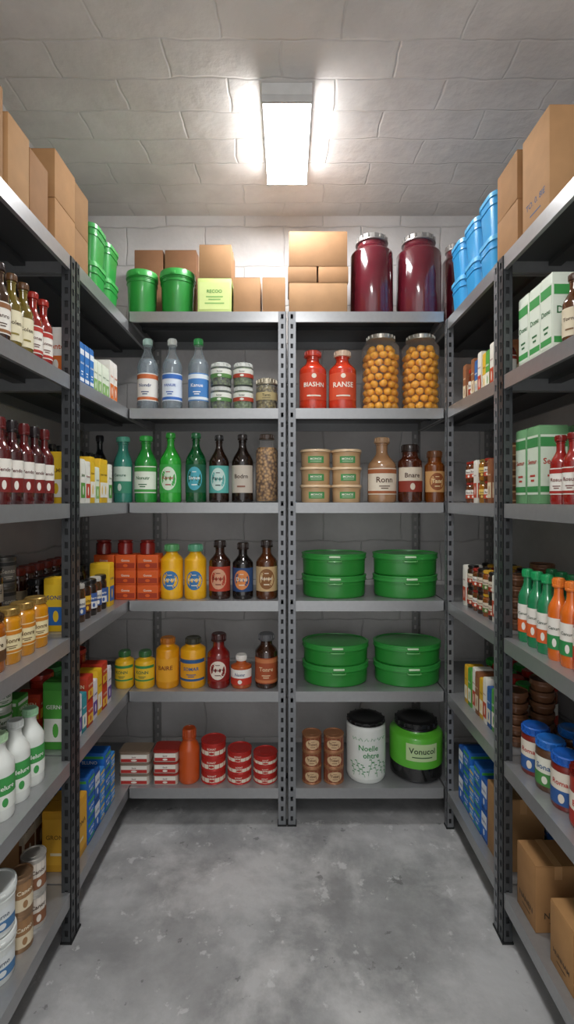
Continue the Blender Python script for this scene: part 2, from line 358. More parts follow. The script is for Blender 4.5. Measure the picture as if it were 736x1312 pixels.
# ---------------------------------------------------------------- room
def struct(name,g,m,kind='structure'):
    o=bpy.data.objects.new(name,g.build(name,[m],False));C.objects.link(o);o['kind']=kind;return o
T=.1;Y0=-1.0
g=G();g.box(-XW-T,XW+T,Y0,YW+T,-.1,0);struct('floor',g,concrete('floor_concrete','#b8b8b8','#9c9c9c',1,1,.22,stain='#707070',blocks=False))
g=G();g.box(-XW-T,XW+T,Y0,YW+T,HC,HC+.1);struct('ceiling',g,concrete('ceiling_blocks','#e6e2de','#d3cfcb',.38,.14,.6,mort=.006,jd=.2,mortc=.95,nk=.6))
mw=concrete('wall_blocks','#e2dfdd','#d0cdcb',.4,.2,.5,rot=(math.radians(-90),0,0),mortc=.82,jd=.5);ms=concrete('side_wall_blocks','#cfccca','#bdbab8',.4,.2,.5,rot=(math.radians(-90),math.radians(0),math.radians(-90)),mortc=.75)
g=G();g.box(-XW-T,XW+T,YW,YW+T,0,HC);struct('wall_back',g,mw)
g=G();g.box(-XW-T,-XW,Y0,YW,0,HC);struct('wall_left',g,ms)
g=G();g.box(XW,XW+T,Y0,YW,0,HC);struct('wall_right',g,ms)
# ---------------------------------------------------------------- racks
def shelf_mesh(x0,x1,y0,y1,z):
    g=G();t=.0025;lp=.042
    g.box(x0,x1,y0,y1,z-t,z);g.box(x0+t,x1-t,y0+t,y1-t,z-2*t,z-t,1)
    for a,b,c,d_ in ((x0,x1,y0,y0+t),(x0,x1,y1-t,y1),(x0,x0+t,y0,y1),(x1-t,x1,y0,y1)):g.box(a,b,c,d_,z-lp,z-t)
    e=.012
    for a,b,c,d_ in ((x0,x1,y0,y0+e),(x0,x1,y1-e,y1),(x0,x0+e,y0,y1),(x1-e,x1,y0,y1)):g.box(a,b,c,d_,z-lp-t,z-lp)
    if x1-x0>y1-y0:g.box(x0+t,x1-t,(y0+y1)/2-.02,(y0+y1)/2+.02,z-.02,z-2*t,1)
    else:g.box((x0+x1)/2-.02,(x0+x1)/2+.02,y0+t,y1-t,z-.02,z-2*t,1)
    return g.build('shelf',[STEEL,STEEL_SHADED],False)
def post_mesh(x,y,sx,sy,h,pm,w=.034):
    """slotted angle upright: corner at x,y, flanges running sx in X and sy in Y"""
    g=G();t=.002;pitch=.042;sl=.020;sw=.011
    rear=sy<0 or abs(x)>XW-.05
    def strip(along,c0,sg,other,osg):
        def bx(a0,a1,z0,z1,o0,o1,mi=0):
            a0,a1=c0+sg*a0,c0+sg*a1;o0,o1=other+osg*o0,other+osg*o1
            if along=='x':g.box(a0,a1,o0,o1,z0,z1,mi)
            else:g.box(o0,o1,a0,a1,z0,z1,mi)
        m=w/2;bx(0,m-sw/2,0,h,0,t);bx(m+sw/2,w,0,h,0,t)
        z=0
        while z<h:
            bx(m-sw/2,m+sw/2,z,min(h,z+pitch-sl),0,t);z+=pitch
        if not rear:bx(.002,w-.002,.002,h-.002,t*1.5,t*2,1)  # dark strip added behind the slots, standing in for shade inside them
    strip('x',x,sx,y,sy);strip('y',y,sy,x,sx)
    g.box(x-sx*.003,x+sx*(w+.003),y-sy*.003,y+sy*(w+.003),0,.006,1)
    return g.build('post',[POSTR if rear else pm,STEELD],False)
def rack(label,x0,x1,y0,y1,lv,posts,h,pm=POSTM,w=.034):
    o=bpy.data.objects.new('storage_rack',None);C.objects.link(o);o.location=((x0+x1)/2,(y0+y1)/2,0);o['label']=label;o['category']='shelving rack';o['group']='steel storage racks'
    def ch(n,me):
        c=bpy.data.objects.new(n,me);C.objects.link(c);c.parent=o;c.location=(-o.location.x,-o.location.y,0)
    for z in lv:ch('shelf',shelf_mesh(x0,x1,y0,y1,z))
    for p in posts:ch('post',post_mesh(*p,h,pm,w))
yb=YW-.012;HB=LV[0]-.001;HSD=LS[0]-.001
rack('grey steel rack across the back wall, left of the paired middle posts',-.676,-.004,D,yb,LV,[(-.0035,D-.003,-1,1),(-.0035,yb,-1,-1),(-.672,yb,1,-1)],HB)
rack('grey steel rack across the back wall, holding the big green round containers',.004,.672,D,yb,LV,[(.0035,D-.003,1,1),(.0035,yb,1,-1),(.668,yb,-1,-1)],HB)
xo=XW-.01
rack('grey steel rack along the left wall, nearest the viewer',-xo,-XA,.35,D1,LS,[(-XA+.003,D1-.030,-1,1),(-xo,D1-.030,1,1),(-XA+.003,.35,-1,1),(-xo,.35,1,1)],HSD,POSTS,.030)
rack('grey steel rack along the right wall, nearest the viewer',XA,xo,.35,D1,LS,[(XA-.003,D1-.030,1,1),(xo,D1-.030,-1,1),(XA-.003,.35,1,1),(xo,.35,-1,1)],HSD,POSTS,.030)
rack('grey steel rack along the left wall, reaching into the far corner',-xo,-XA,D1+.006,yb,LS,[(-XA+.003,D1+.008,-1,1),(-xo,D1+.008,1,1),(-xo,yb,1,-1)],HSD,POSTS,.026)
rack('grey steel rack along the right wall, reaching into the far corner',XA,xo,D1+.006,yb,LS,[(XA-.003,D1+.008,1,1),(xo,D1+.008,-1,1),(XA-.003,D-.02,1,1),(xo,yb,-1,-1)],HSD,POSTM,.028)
# ---------------------------------------------------------------- ceiling light
def emis(s,n='diffuser'):
    m=bpy.data.materials.new(n);m.use_nodes=True;p=m.node_tree.nodes['Principled BSDF'];p.inputs['Base Color'].default_value=(1,1,1,1)
    p.inputs['Emission Color'].default_value=(.985,.99,1,1);p.inputs['Emission Strength'].default_value=s;return m
o=bpy.data.objects.new('ceiling_light',None);C.objects.link(o);ly0,ly1=1.676,2.13;o.location=(0,(ly0+ly1)/2,HC);o['label']='bright rectangular fluorescent light fixed to the block ceiling';o['category']='ceiling light'
L2=(ly1-ly0)/2
def lp(n,g,ms):
    c=bpy.data.objects.new(n,g.build(n,ms,False));C.objects.link(c);c.parent=o
g=G();g.box(-.088,.088,-L2,L2,-.042,0,0,.003);lp('housing',g,[mat('#e0e0de',.4)])
g=G();g.box(-.084,.084,-L2+.013,L2-.013,-.056,-.0422,0);g.box(-.083,.083,-L2+.0135,L2-.0135,-.066,-.0562,1);lp('diffuser',g,[emis(14),emis(62,'diffuser_face')])
for a in(-1,1):
    g=G();g.box(-.088,.088,a*L2,a*(L2-.012),-.067,-.0422,0,.002);lp('end_cap',g,[mat('#d0d0ce',.5)])
# ---------------------------------------------------------------- BACK RACKS
GB='cardboard boxes on the top shelves'
cb=lambda d,m=None,p=None:(lambda h,w:cbox(h,w,d,m,p))
gtub=lambda h,w:tub(h,w,pl('#2f8f3c'),pl('#42a84e'))
B(0,163,202,353,gtub,'plastic_tub','round green lidded tub','tub','green tubs on the top shelf')
B(0,206,250,353,gtub,'plastic_tub','round green lidded tub','tub','green tubs on the top shelf')
B(0,172,209,320,cb(.12,board('#8c6244')),'cardboard_box','cardboard box standing behind the green tubs','box',GB,box=.12,front=.22)
B(0,211,252,320,cb(.12,board('#845c3e')),'cardboard_box','cardboard box standing behind the green tubs','box',GB,box=.12,front=.22)
X,Y,z,h,w=B(0,253,297,356,lambda h,w:carton(h,w,.16,pp('#c6d684'),('#d0de92','#7cb05c','#3c8a34','RECOO','small')),'lime_carton','pale lime carton with green lettering','carton','cartons on the top shelf',box=.16)
B(0,255,297,313,cb(.15,board('#9c7650')),'cardboard_box','cardboard box standing on the pale lime carton','box',GB,box=.15,zoff=h)
B(0,299,334,355,cb(.15,board('#a27a54')),'cardboard_box','small plain cardboard box','box',GB,box=.15)
B(0,336,366,355,cb(.15,board('#9c744e')),'cardboard_box','small plain cardboard box','box',GB,box=.15)
X,Y,z,h,w=B(0,370,446,362,cb(.2,board('#a07a54')),'cardboard_box','wide cardboard box at the bottom of its pile','box',GB,box=.2)
X,Y,z,h2,w=B(0,369,406.5,341,cb(.18,board('#926c48')),'cardboard_box','small flat cardboard box under the largest one','box',GB,box=.18,zoff=h)
B(0,408,447,341,cb(.18,board('#9a724c')),'cardboard_box','small flat cardboard box under the largest one','box',GB,box=.18,zoff=h)
B(0,370,446,296,cb(.2,board('#96704c')),'cardboard_box','largest cardboard box, topmost of its pile','box',GB,box=.2,zoff=h+h2)
rj=lambda h,w:jar(h,w,mat('#5e1824',.15,0,1.,.25,.1,12.),mt('#a9a6a2'),None,None,nw=.72,lh=.08,sh=.78)
for a,b in((449,504),(508,565)):B(0,a,b,307,rj,'preserve_jar','big dark red jar with silver lid','jar','dark red jars on the top shelf')
B(0,567,600,316,rj,'preserve_jar','dark red jar mostly behind the corner post','jar','dark red jars on the top shelf',front=.17)
# row 2
cw=clear()
water=mat('#b9c8d2',.1,0,.5,.05,alpha=.3)
for a,b,l,c in((176,203,('#e8e6e0','#c86a3a','#3a4a78','Nondr','band'),'#b9d8cc'),(208,234,('#dfe8f2','#3a6fc0','#2a58b0','PANUR','band'),'#d8dcd8'),(241,268,('#4a86c8','#e4eef6','#f4f4f4','Kanue','band'),'#3fa85a')):
    B(1,a,b,435,lambda h,w,l=l,c=c:bottle(h,w,cw,pl(c),l,sh=.6,nk=.86,nr=.34,lz=(.12,.5),content=water,waist=True),'water_bottle','clear ribbed bottle with '+{'#b9d8cc':'white and orange label','#d8dcd8':'white and blue label','#3fa85a':'blue label, green cap'}[c],'bottle','clear bottles on the second shelf')
sp=[granular('#3a3a2c','#7c8a50',70),granular('#5a6a3a','#8a9a60',80)]
for j,(a,b) in enumerate(((270,297),(299,325))):
    B(1,a,b,467,lambda h,w,j=j:jar(h,w,cw,pl('#cfd2cc'),('#e4e6dc','#b0422e' if j else '#5a8a4a','#333333','Soner','half'),sp[j],nw=.92,lh=.2,lz=(.35,.72),sh=.74),'spice_jar','small glass jar of dried herbs','jar','small glass jars on the second shelf',n=2)
B(1,328,356,487,lambda h,w:jar(h,w,cw,mt('#a8a08c'),('#b9a878','#4a4a32','#2c2c20','Tarm','plain'),granular('#6a5a34','#b8a468',80),nw=.94,lh=.2,lz=(.3,.55),sh=.74),'spice_jar','short glass jar of yellowish grain','jar','small glass jars on the second shelf')
for a,b,t in((383,419,'BIASHN'),(421,457,'RANSE')):
    B(1,a,b,451,lambda h,w,t=t:bottle(h,w,mat('#cc3a20',.2,0,1.,.1),pl('#e0c4a8' if t=='RANSE' else '#c8402c'),('#cf4426' if t=='BIASHN' else '#d4502e','#f0e4d0','#f8f0e0',t,'big'),sh=.66,nk=.84,nr=.46,ch=.1,lz=(.16,.60),arc=2.4),'sauce_bottle','red sauce bottle with white lettering, '+('red' if t=='BIASHN' else 'cream')+' cap','bottle','red sauce bottles on the second shelf')
JF=[]
for a,b in((464,512),(515,563)):
    X,Y,z,h,w=B(1,a,b,432,lambda h,w:jar(h,w,mat('#ffffff',.06,0,1.,.0,alpha=.02),mt('#b8b4a8'),None,None,nw=.74,lh=.07,sh=.84),'fruit_jar','tall clear jar packed with round orange fruit','jar','jars of orange fruit on the second shelf')
    JF.append((X,Y,z,h,w))
def fruit_mesh():
    bm=bmesh.new();bmesh.ops.create_icosphere(bm,subdivisions=3,radius=.0192)
    for v in bm.verts:
        a=math.atan2(v.co.y,v.co.x);v.co.z*=.88
        if v.co.z>0:v.co.z-=.004*math.exp(-((v.co.x**2+v.co.y**2)/.00002))
        v.co*=1+.05*math.sin(3*a+v.co.z*80)
    me=bpy.data.meshes.new('orange_fruit');bm.to_mesh(me);bm.free();me.materials.append(mat('#ffb029',.4,0,.2,.15,.3,60.));me.shade_smooth();return me
fm=fruit_mesh()
for ji,(X,Y,z,h,w) in enumerate(JF):
    rr=w/2-.0225;lay=0;zz=z+.020
    while zz<z+h*.88:
        r_=rr if zz<z+h*.78 else rr*.76
        nn=int(2*math.pi*r_/.0375)
        for i in range(nn):
            a=2*math.pi*(i+.5*(lay%2))/nn
            o=bpy.data.objects.new('orange_fruit',fm);C.objects.link(o);o.location=(X+r_*math.cos(a),Y+r_*math.sin(a),zz+(R()-.5)*.003)
            o.rotation_euler=(R()*.6,R()*.6,R()*6);q=.92+.06*R();o.scale=(q,q,q)
            o['label']='round orange fruit packed in the '+('left' if ji==0 else 'right')+' tall clear jar on the second shelf';o['category']='fruit';o['group']='orange fruit in the '+('left' if ji==0 else 'right')+' jar'
        zz+=.0318;lay+=1
# row 3
B(2,118,138,558,lambda h,w:bottle(h,w,gl('#20282c',.9),pl('#2c2c30'),('#5a5a60','#333333','#cccccc','Bon','plain')),'dark_bottle','dark bottle in the corner behind cartons','bottle','bottles on the third shelf',front=.16)
row3=[(146,170,560,'#3d8f7c','#5aa890',('#cfe0d0','#3a8a6c','#2c6a50','Cenure','half'),'teal bottle with pale label',.5),
(173,202,559,'#2f9c3e','#3fae4c',('#e8f0e0','#4aa048','#2c6a3a','Nonutr','band'),'green bottle with white label',.4),
(205,233,555,'#35b63c','#2f9a34',('#3fae4c','#d8ecd4','#a83a3a','Kaner','oval'),'bright green bottle with pale oval label',.3),
(238,265,555,'#0f5a2c','#1c6a3a',('#1c5a40','#4aa8b8','#e8f4f0','Sanue','oval'),'dark green bottle with blue oval label',.32),
(268,294,558,'#2a1a12','#1c1c1c',('#5ab0a8','#c8e0d8','#1c3a3a','Panor','oval'),'dark brown bottle with teal label',.3),
(297,325,557,'#1e120c','#241a16',('#c8beb0','#8a5a4a','#3a2a22','Bodrn','plain'),'near-black bottle with tan label',.32)]
for a,b,t,c,cc,l,ds,nr in row3:
    B(2,a,b,t,lambda h,w,c=c,cc=cc,l=l,nr=nr:bottle(h,w,gl(c,.85),pl(cc),l,sh=.58,nk=.84,nr=nr+.02,ch=.08,lz=(.14,.54),arc=2.6),'glass_bottle',ds,'bottle','bottles on the third shelf')
B(2,327,357,557,lambda h,w:jar(h,w,mat('#ffffff',.06,0,1.,0,alpha=.05),pl('#4a3a30'),None,granular('#5a3a1c','#d0a468',75),nw=.64,lh=.08,sh=.74),'grain_bottle','clear bottle filled with tan grains','bottle','bottles on the third shelf')
for a,b in((385,424),(425,463)):
    B(2,a,b,577,lambda h,w:tub(h,w,pl('#cfac80'),pl('#e2c6a0'),('#4a9a58','#e8e4d0','#f4f0e0','MONOE','plain'),taper=.97,larc=1.1,lz=(.22,.6)),'lidded_tub','tan lidded tub with green label','tub','stacked tan tubs on the third shelf',n=3)
B(2,471,508,561,lambda h,w:bottle(h,w,mat('#a8805c',.15,0,1.,.1),pl('#b08c68'),('#e8dcc8','#a86038','#5a3a28','Ronn','band'),sh=.55,nk=.78,nr=.4,lz=(.12,.52),arc=2.8),'sauce_bottle','large beige bottle with cream label','bottle','brown jars on the third shelf')
B(2,510,541,570,lambda h,w:jar(h,w,gl('#4f2413',.88),pl('#2a1c16'),('#d8ccb8','#8a3020','#4a2a20','Bnare','half'),nw=.7,sh=.7,lz=(.18,.6),arc=2.6),'sauce_jar','brown jar with black lid and cream label','jar','brown jars on the third shelf')
B(2,544,570,578,lambda h,w:jar(h,w,gl('#7a3f12',.85),pl('#6a4022'),('#c89860','#8a4a20','#e8d0a0','Tanr','oval'),nw=.72,sh=.7,lz=(.2,.6),arc=2.6),'sauce_jar','amber jar with brown lid','jar','brown jars on the third shelf')
# row 4
for j,(a,b) in enumerate(((120,146),(147.5,174),(175.5,203))):
    B(3,a,b,711,lambda h,w:carton(h,w,.085,pp('#d8581c'),('#e0601f','#a83818','#f2e4d0','Gonna','half')),'orange_carton','orange carton with cream lettering','carton','stacked orange cartons on the fourth shelf',n=3,box=.085,front=.02)
    S=F/(D+.06);X=((a+b)/2-CX)/S
    z=LV[3]+((HY-711)/(F/(D+.02))+CZ-LV[3])
    place('small_jar',jar(.062,.066,mat('#7c1c18',.2,0,.8),mt('#8a3028'),None),(X,D+.063,z),0,'small dark red jar on the orange cartons',backwhere(X)+', fourth shelf','x','jar','small dark red jars on the orange cartons')
for a,b,t in((206,235,'BANUS'),(236.5,265,'BANOE')):
    B(3,a,b,697,lambda h,w,t=t:bottle(h,w,pl('#f0b41c'),pl('#5aa064' if t=='BANUS' else '#58a07c'),('#f4bc24','#3a78b0','#f0e8d0',t,'oval'),sh=.7,nk=.86,nr=.5,ch=.13,lz=(.14,.56),arc=2.0),'mustard_bottle','yellow bottle with '+('pale green' if t=='BANUS' else 'blue-green')+' cap','bottle','yellow bottles on the fourth shelf')
for a,b,t,c,l,ds in((268,296,692,'#3a1c12',('#b8402a','#d8a080','#7a2418','Bonur','oval'),'dark brown bottle with red label'),(298,325,695,'#1a1412',('#2c4a78','#e08a4a','#f0e4d0','Danu','oval'),'black bottle with blue and orange label'),(328,356,692,'#5a3018',('#d0b080','#8a5a30','#f4e8d0','Ronor','oval'),'brown bottle with tan label')):
    B(3,a,b,t,lambda h,w,c=c,l=l:bottle(h,w,gl(c,.9),pl('#2a1c16'),l,sh=.62,nk=.8,nr=.42,ch=.12,lz=(.14,.56),arc=2.6),'sauce_bottle',ds,'bottle','dark sauce bottles on the fourth shelf')
dr=lambda h,w:drum(h,w,pl('#2c8c36'),pl('#369a42'))
for row,yt,cols in((3,707,((386,470),(477,561))),(4,819,((387,473),(478,565)))):
    for a,b in cols:B(row,a,b,yt,dr,'round_container','big round green lidded container','container','big round green containers',n=2,front=-.008)
# row 5
for a,b in((148,172),(173.5,199)):
    B(4,a,b,833,lambda h,w:jar(h,w,pl('#e6b420'),pl('#3a6a3c'),('#e8c02a','#3a8a4a','#2c6040','KONN','band'),nw=.6,lh=.16,sh=.72,lz=(.2,.66),arc=2.6),'small_bottle','short yellow jar with dark green cap','jar','yellow bottles on the fifth shelf')
for a,b,t in((200.5,230,'BAIRE'),(231.5,264,'SOMAR')):
    B(4,a,b,816,lambda h,w,t=t:jar(h,w,pl('#e0980f' if t=='BAIRE' else '#eaa818'),pl('#b06a1c' if t=='BAIRE' else '#3a3a2c'),('#e8a424','#e8a424' if t=='BAIRE' else '#2c5a8c','#7a3a14' if t=='BAIRE' else '#2c5a8c',t,'plain' if t=='BAIRE' else 'band'),nw=.62,lh=.12,sh=.76,lz=(.14,.62),arc=2.4),'mustard_bottle','tall golden bottle with '+('brown' if t=='BAIRE' else 'dark')+' cap','bottle','yellow bottles on the fifth shelf')
B(4,266,295,811,lambda h,w:bottle(h,w,mat('#7c1612',.2,0,1.),pl('#3a1410'),('#8a1c18','#e8dccc','#5a1410','Banure','oval'),sh=.6,nk=.78,nr=.5,ch=.14,lz=(.14,.56),arc=2.6),'ketchup_bottle','dark red sauce bottle with oval label','bottle','bottles on the fifth shelf')
B(4,296,323,838,lambda h,w:jar(h,w,gl('#c8602c',.85),pl('#e8e4dc'),('#f0ece4','#c83a24','#2c4a78','Nomr','half'),nw=.5,lh=.18,sh=.66,lz=(.12,.6),arc=2.8),'small_bottle','short orange bottle with white cap','bottle','bottles on the fifth shelf')
B(4,327,356,811,lambda h,w:bottle(h,w,gl('#3a2012',.9),pl('#5a5a5c'),('#a8502c','#c87a4a','#e8c8a0','Tonre','band'),sh=.66,nk=.82,nr=.52,ch=.12,lz=(.1,.58),arc=3.),'sauce_bottle','brown bottle with orange-brown label','bottle','bottles on the fifth shelf')
# row 6
fc=lambda a:(lambda h,w:recttin(h,w,.09,mat('#c8bcb0',.45,.1),mat('#a8342a' if a else '#8c7a68',.4,.2),('#efe9dd','#b8302a','#6a2c20','Sandr','half')))
B(5,151,192,964,fc(0),'flat_tin','flat rounded tin with grey-brown lid','tin','flat tins on the bottom shelf',n=3,box=.09)
B(5,195,228,962,fc(1),'flat_tin','flat rounded tin with red lid','tin','flat tins on the bottom shelf',n=3,box=.09)
B(5,229.5,256,932,lambda h,w:bottle(h,w,pl('#c8541e'),pl('#b0481a'),None,sh=.6,nk=.86,nr=.5,ch=.2),'squeeze_bottle','plain orange squeeze bottle','bottle','bottles on the bottom shelf')
for a,b,yt in((258,290,946),(291.5,323,957),(324.5,356,962)):
    B(5,a,b,yt,lambda h,w:can(h,w,mat('#c0302a',.3,.2),('#b82a20','#e8dcc8','#f4e8d8','RONAT','half'),lz=(.14,.84)),'tin_can','red tin can with cream band','can','red tin cans on the bottom shelf',n=3)
for a,b in((387,412.5),(414.5,441)):
    B(5,a,b,938,lambda h,w:can(h,w,mat('#a87450',.4,.3),('#8a4830','#d0b088','#5a2c1c','Tober','oval')),'copper_tin','small copper-brown tin','tin','copper tins on the bottom shelf',n=3)
def scriptjar(h,w):
    p=jar(h,w,pl('#dfe2dc'),pl('#1c1c1c'),None,None,nw=.94,lh=.06,sh=.87)
    def fn():
        g=G();r=w/2;mp=lambda x,z,o:((r+o)*math.sin(x/r),-(r+o)*math.cos(x/r),z)
        g.rect(-r*1.5,r*1.5,h*.08,h*.84,.0004,1,mp)
        for i,t in enumerate(('Noelle','ohtre')):g.text(t,(-.006,.006)[i],h*(.60-.12*i),w*.62,h*.09,.001,0,mp)
        rd=random.Random(4)
        for j in range(7):   # loose curling sprigs with small leaves
            x0=(j-3)*w*.15;zb=h*(.12+.03*(j%2));L=h*(.20+.08*rd.random());ph=rd.random()*6
            q=[mp(x0+.007*math.sin(ph+t*3.5),zb+L*t,.0009) for t in [k/8 for k in range(9)]];g.tube(q,.0009,5)
            for k in range(5):
                t=.2+.18*k;sx=1 if k%2 else -1;g.oval(x0+.007*math.sin(ph+t*3.5)+sx*.006,zb+L*t+.003,.0052,.0022,.001,0,mp,8)
        for j in range(6):
            x0=(j-2.5)*w*.16;q=[mp(x0+.010*t,h*.74+.007*math.sin(j+t*4),.0009) for t in (-1,-.5,0,.5,1)];g.tube(q,.0009,5)
        return g.build('label',[pp('#2a8a44'),pp('#dfe2dc')],recalc=False)  # lettering and sprigs on the jar itself, with a jar-coloured backing patch put behind
    p.append(('label',fn(),[]));return p
B(5,444,494,917,scriptjar,'white_jar','white jar with green script and black lid','jar','large jars on the bottom shelf')
def bigjar(h,w):
    r=w/2;p=jar(h,w,mat('#141414',.18,0,1.),pl('#1a1a1a'),None,None,nw=.78,lh=.12,sh=.76)
    def band():
        g=G();g.lathe([(r*1.0,h*.26),(r*1.012,h*.265),(r*1.012,h*.762)]+[(a*1.014,b) for a,b in cosi(r,h*.76,r*.78*.97,h*.86,5)],36);return g.build('sleeve',[pl('#5cb534')],recalc=False)
    p.append(('sleeve',band(),[]));p.append(('label',curved_label(r*1.013,h*.40,h*.70,('#bcd49c','#2c5a30','#1c3a20','Vonucol','plain'),1.2),[]));return p
B(5,500,566,917,bigjar,'black_jar','big black jar with bright green sleeve','jar','large jars on the bottom shelf')
# ---------------------------------------------------------------- SIDE RACKS
def kb(desc,body,cap,lab,w=.052,h=.2,group='',name='sauce_bottle',**kw):
    return K(lambda hh:bottle(hh,w,body,cap,lab,**kw),name,desc,'bottle',group,w,h=h,gap=.003)
def kj(desc,body,cap,lab,w=.07,h=.12,group='',name='jar',n=1,**kw):
    return K(lambda hh:jar(hh,w,body,cap,lab,**kw),name,desc,'jar',group,w,h=h,n=n)
def kc(desc,metal,lab,w=.07,h=.09,n=1,group='',name='tin_can'):
    return K(lambda hh:can(hh,w,metal,lab),name,desc,'can',group,w,h=h,n=n)
def kx(desc,body,lab,w=.06,dp=.08,h=.15,n=1,group='',name='carton'):
    return K(lambda hh:carton(hh,w,dp,body,lab),name,desc,'carton',group,w,dp,h=h,n=n,cyl=False)
def kbox(desc,w,dp,h,n=1,col='#a88054',prt=None,group=GB,name='cardboard_box',ink='#4a3a2a'):
    return K(lambda hh:cbox(hh,w,dp,board(col),prt,ink=ink),name,desc,'box',group,w,dp,h=h,n=n,cyl=False)
FR='front-row';SR='second-row';TR='third-row'
W='#e6e2d8'
# LEFT NEAR
g1='sauce bottles on the left second shelf'
brn=kb('brown bottle with dark cap',gl('#3a2412',.92),pl('#2a1c18'),(W,'#8a5a30','#4a3020','Panro','band'),h=.215,group=g1,nr=.42)
olv=kb('olive bottle with brown cap',gl('#6a5a1c',.92),pl('#5a3a1c'),('#e0d8b8','#8a7a30','#4a3a20','Solen','plain'),h=.212,group=g1,nr=.42)
red=kb('red bottle with red cap',mat('#8a1c12',.2,0,1.),pl('#a02418'),(W,'#b02a1c','#5a1c14','Ronse','band'),h=.21,group=g1,nr=.42)
fill(-1,1,.03,1.16,1.515,[brn,brn,olv,olv,red,red,kb('orange-brown bottle with red cap',mat('#8a3c14',.2,0,1.),pl('#b03020'),(W,'#b06a1c','#5a1c14','Tonre','plain'),h=.2,group=g1,nr=.42),red],FR)
fill(-1,1,.10,1.26,1.515,[brn,red,olv,red],SR)
fill(-1,1,.18,1.38,1.515,[kj('dark jar with black lid',gl('#1c1614',.92),pl('#1c1c1c'),('#8a8478','#333333','#222222','Bon','plain'),h=.12,group=g1)],TR)
g2='dark red bottles on the left third shelf'
wr=lambda c,cap,d:kb(d,mat(c,.12,0,1.,.2),pl(cap),(W,'#7a1c18','#5a1814','Vendo','half'),w=.054,h=.225,group=g2,nr=.38,sh=.6,nk=.78,ch=.14)
wa=wr('#3a0a0e','#1c1214','dark red bottle with black cap');wb=wr('#520e10','#5a1212','dark red bottle with red cap')
fill(-1,2,.03,1.16,1.515,[wa,wb],FR);fill(-1,2,.10,1.24,1.515,[wb,wa],SR);fill(-1,2,.17,1.36,1.515,[wa,wb],TR)
g3='jars on the left fourth shelf'
hon=kj('honey-yellow jar with gold lid',gl('#d8900f',.85),mt('#a8884a'),('#e8d8a8','#c87a14','#5a3a10','Honre','band'),w=.068,h=.145,group=g3)
hob=kj('dark orange jar with brown lid',gl('#a85a10',.9),mt('#5a4028'),('#e0d0b0','#5a3a1c','#3a2412','Nonre','half'),w=.074,h=.145,group=g3)
fill(-1,3,.03,1.10,1.515,[hob,hob,hon,hon,hon],FR)
dk=kc('dark tin with grey label',mt('#5a5854'),('#6a6660','#2a2a2a','#c8c0b0','Sento','band'),w=.064,h=.088,n=3,group=g3)
dk2=kj('black-lidded dark jar',gl('#2a1a14',.92),pl('#161616'),('#c8c0b0','#6a3a2a','#333333','Kond','plain'),w=.064,h=.12,n=2,group=g3)
fill(-1,3,.12,1.26,1.515,[dk,dk2],SR);fill(-1,3,.20,1.38,1.515,[dk2],TR)
g4='white bottles on the left fifth shelf'
wh=lambda c,ds:kb(ds,pl('#dfe2dc'),pl(c),('#3f9a4c','#e8ece4','#f0f4ec','Melure','half'),w=.074,h=.215,group=g4,name='milk_bottle',sh=.6,nk=.84,nr=.42,ch=.1)
fill(-1,4,.03,1.14,1.515,[wh('#8a8c8a','white bottle with grey cap and green label'),wh('#b8d8b0','white bottle with pale green cap'),wh('#c8ccc8','white bottle with white cap'),wh('#9ac8a0','white bottle with green cap'),wh('#b0b4b0','white bottle with silver-grey cap')],FR,loop=False)
gc=kc('white and green tin',mt('#c8ccc4'),('#d8dcd0','#3f8a3a','#2c5a2c','Verdo','band'),w=.062,h=.072,n=4,group=g4)
gp=kx('small green carton in a pile',pp('#4a9a3c'),('#5aaa48','#e8ece0','#f4f4ec','VERDO','band'),w=.06,dp=.08,h=.075,n=3,group=g4)
fill(-1,4,.12,1.24,1.515,[gp,gc,gc],SR);fill(-1,4,.215,1.40,1.515,[gp],TR)
g5='tins on the left bottom shelf'
wt=K(lambda hh:tub(hh,.1,pl('#e0e4e0'),pl('#e8ece8'),('#dfe4e4','#4a7aa8','#3a4a5a','Lurno','half'),taper=.95),'white_tub','white lidded tub with blue label','tub',g5,.1,h=.12,n=2)
bc=kc('brown tin with cream label',mt('#9a7a5c'),('#a07850','#e0d0b0','#f0e4c8','Caneo','half'),w=.068,h=.1,n=2,group=g5)
wc=kc('white tin with brown label',mt('#c0bcb4'),('#dcd4c8','#8a5a3c','#4a3020','Canor','half'),w=.068,h=.1,n=2,group=g5)
fill(-1,5,.025,1.10,1.515,[wt,wt,bc,wc,bc],FR,loop=False)
fill(-1,5,.15,1.28,1.52,[kbox('brown cardboard box behind tins',.1,.13,.2,col='#8a6440',group=g5),kbox('tan cardboard box behind tins',.12,.13,.25,col='#a07a50',group=g5)],SR,loop=False)
# LEFT FAR
g6='small cartons on the left far rack'
wo=kx('white carton with orange print',pp('#e8e4dc'),('#efeae0','#e0742a','#c85a1c','Fonte','half'),w=.040,h=.175,group=g6)
bu=kx('blue carton with white print',pp('#2a6ab0'),('#2f78c4','#e8eef4','#f4f4f4','BLURE','band'),w=.036,h=.16,group=g6)
wg0=kx('white carton with pale green print',pp('#dfe6d4'),('#e4ecd8','#8ab86a','#3a6a3a','Lemor','half'),w=.036,h=.135,group=g6)
fill(-1,1,.035,1.585,2.04,[wo,wo,bu,bu,bu,wg0,wg0,wg0,wg0],FR)
fill(-1,1,.13,1.59,2.2,[kb('dark bottle with brown label',gl('#2c1c14',.92),pl('#3a2a20'),('#a89070','#5a3a28','#3a2418','Tone','plain'),h=.20,group=g6),kj('green-lidded jar',gl('#5a6a2c',.9),pl('#4a8a3a'),(W,'#4a8a3a','#333333','Ner','band'),h=.17,w=.06,group=g6)],SR)
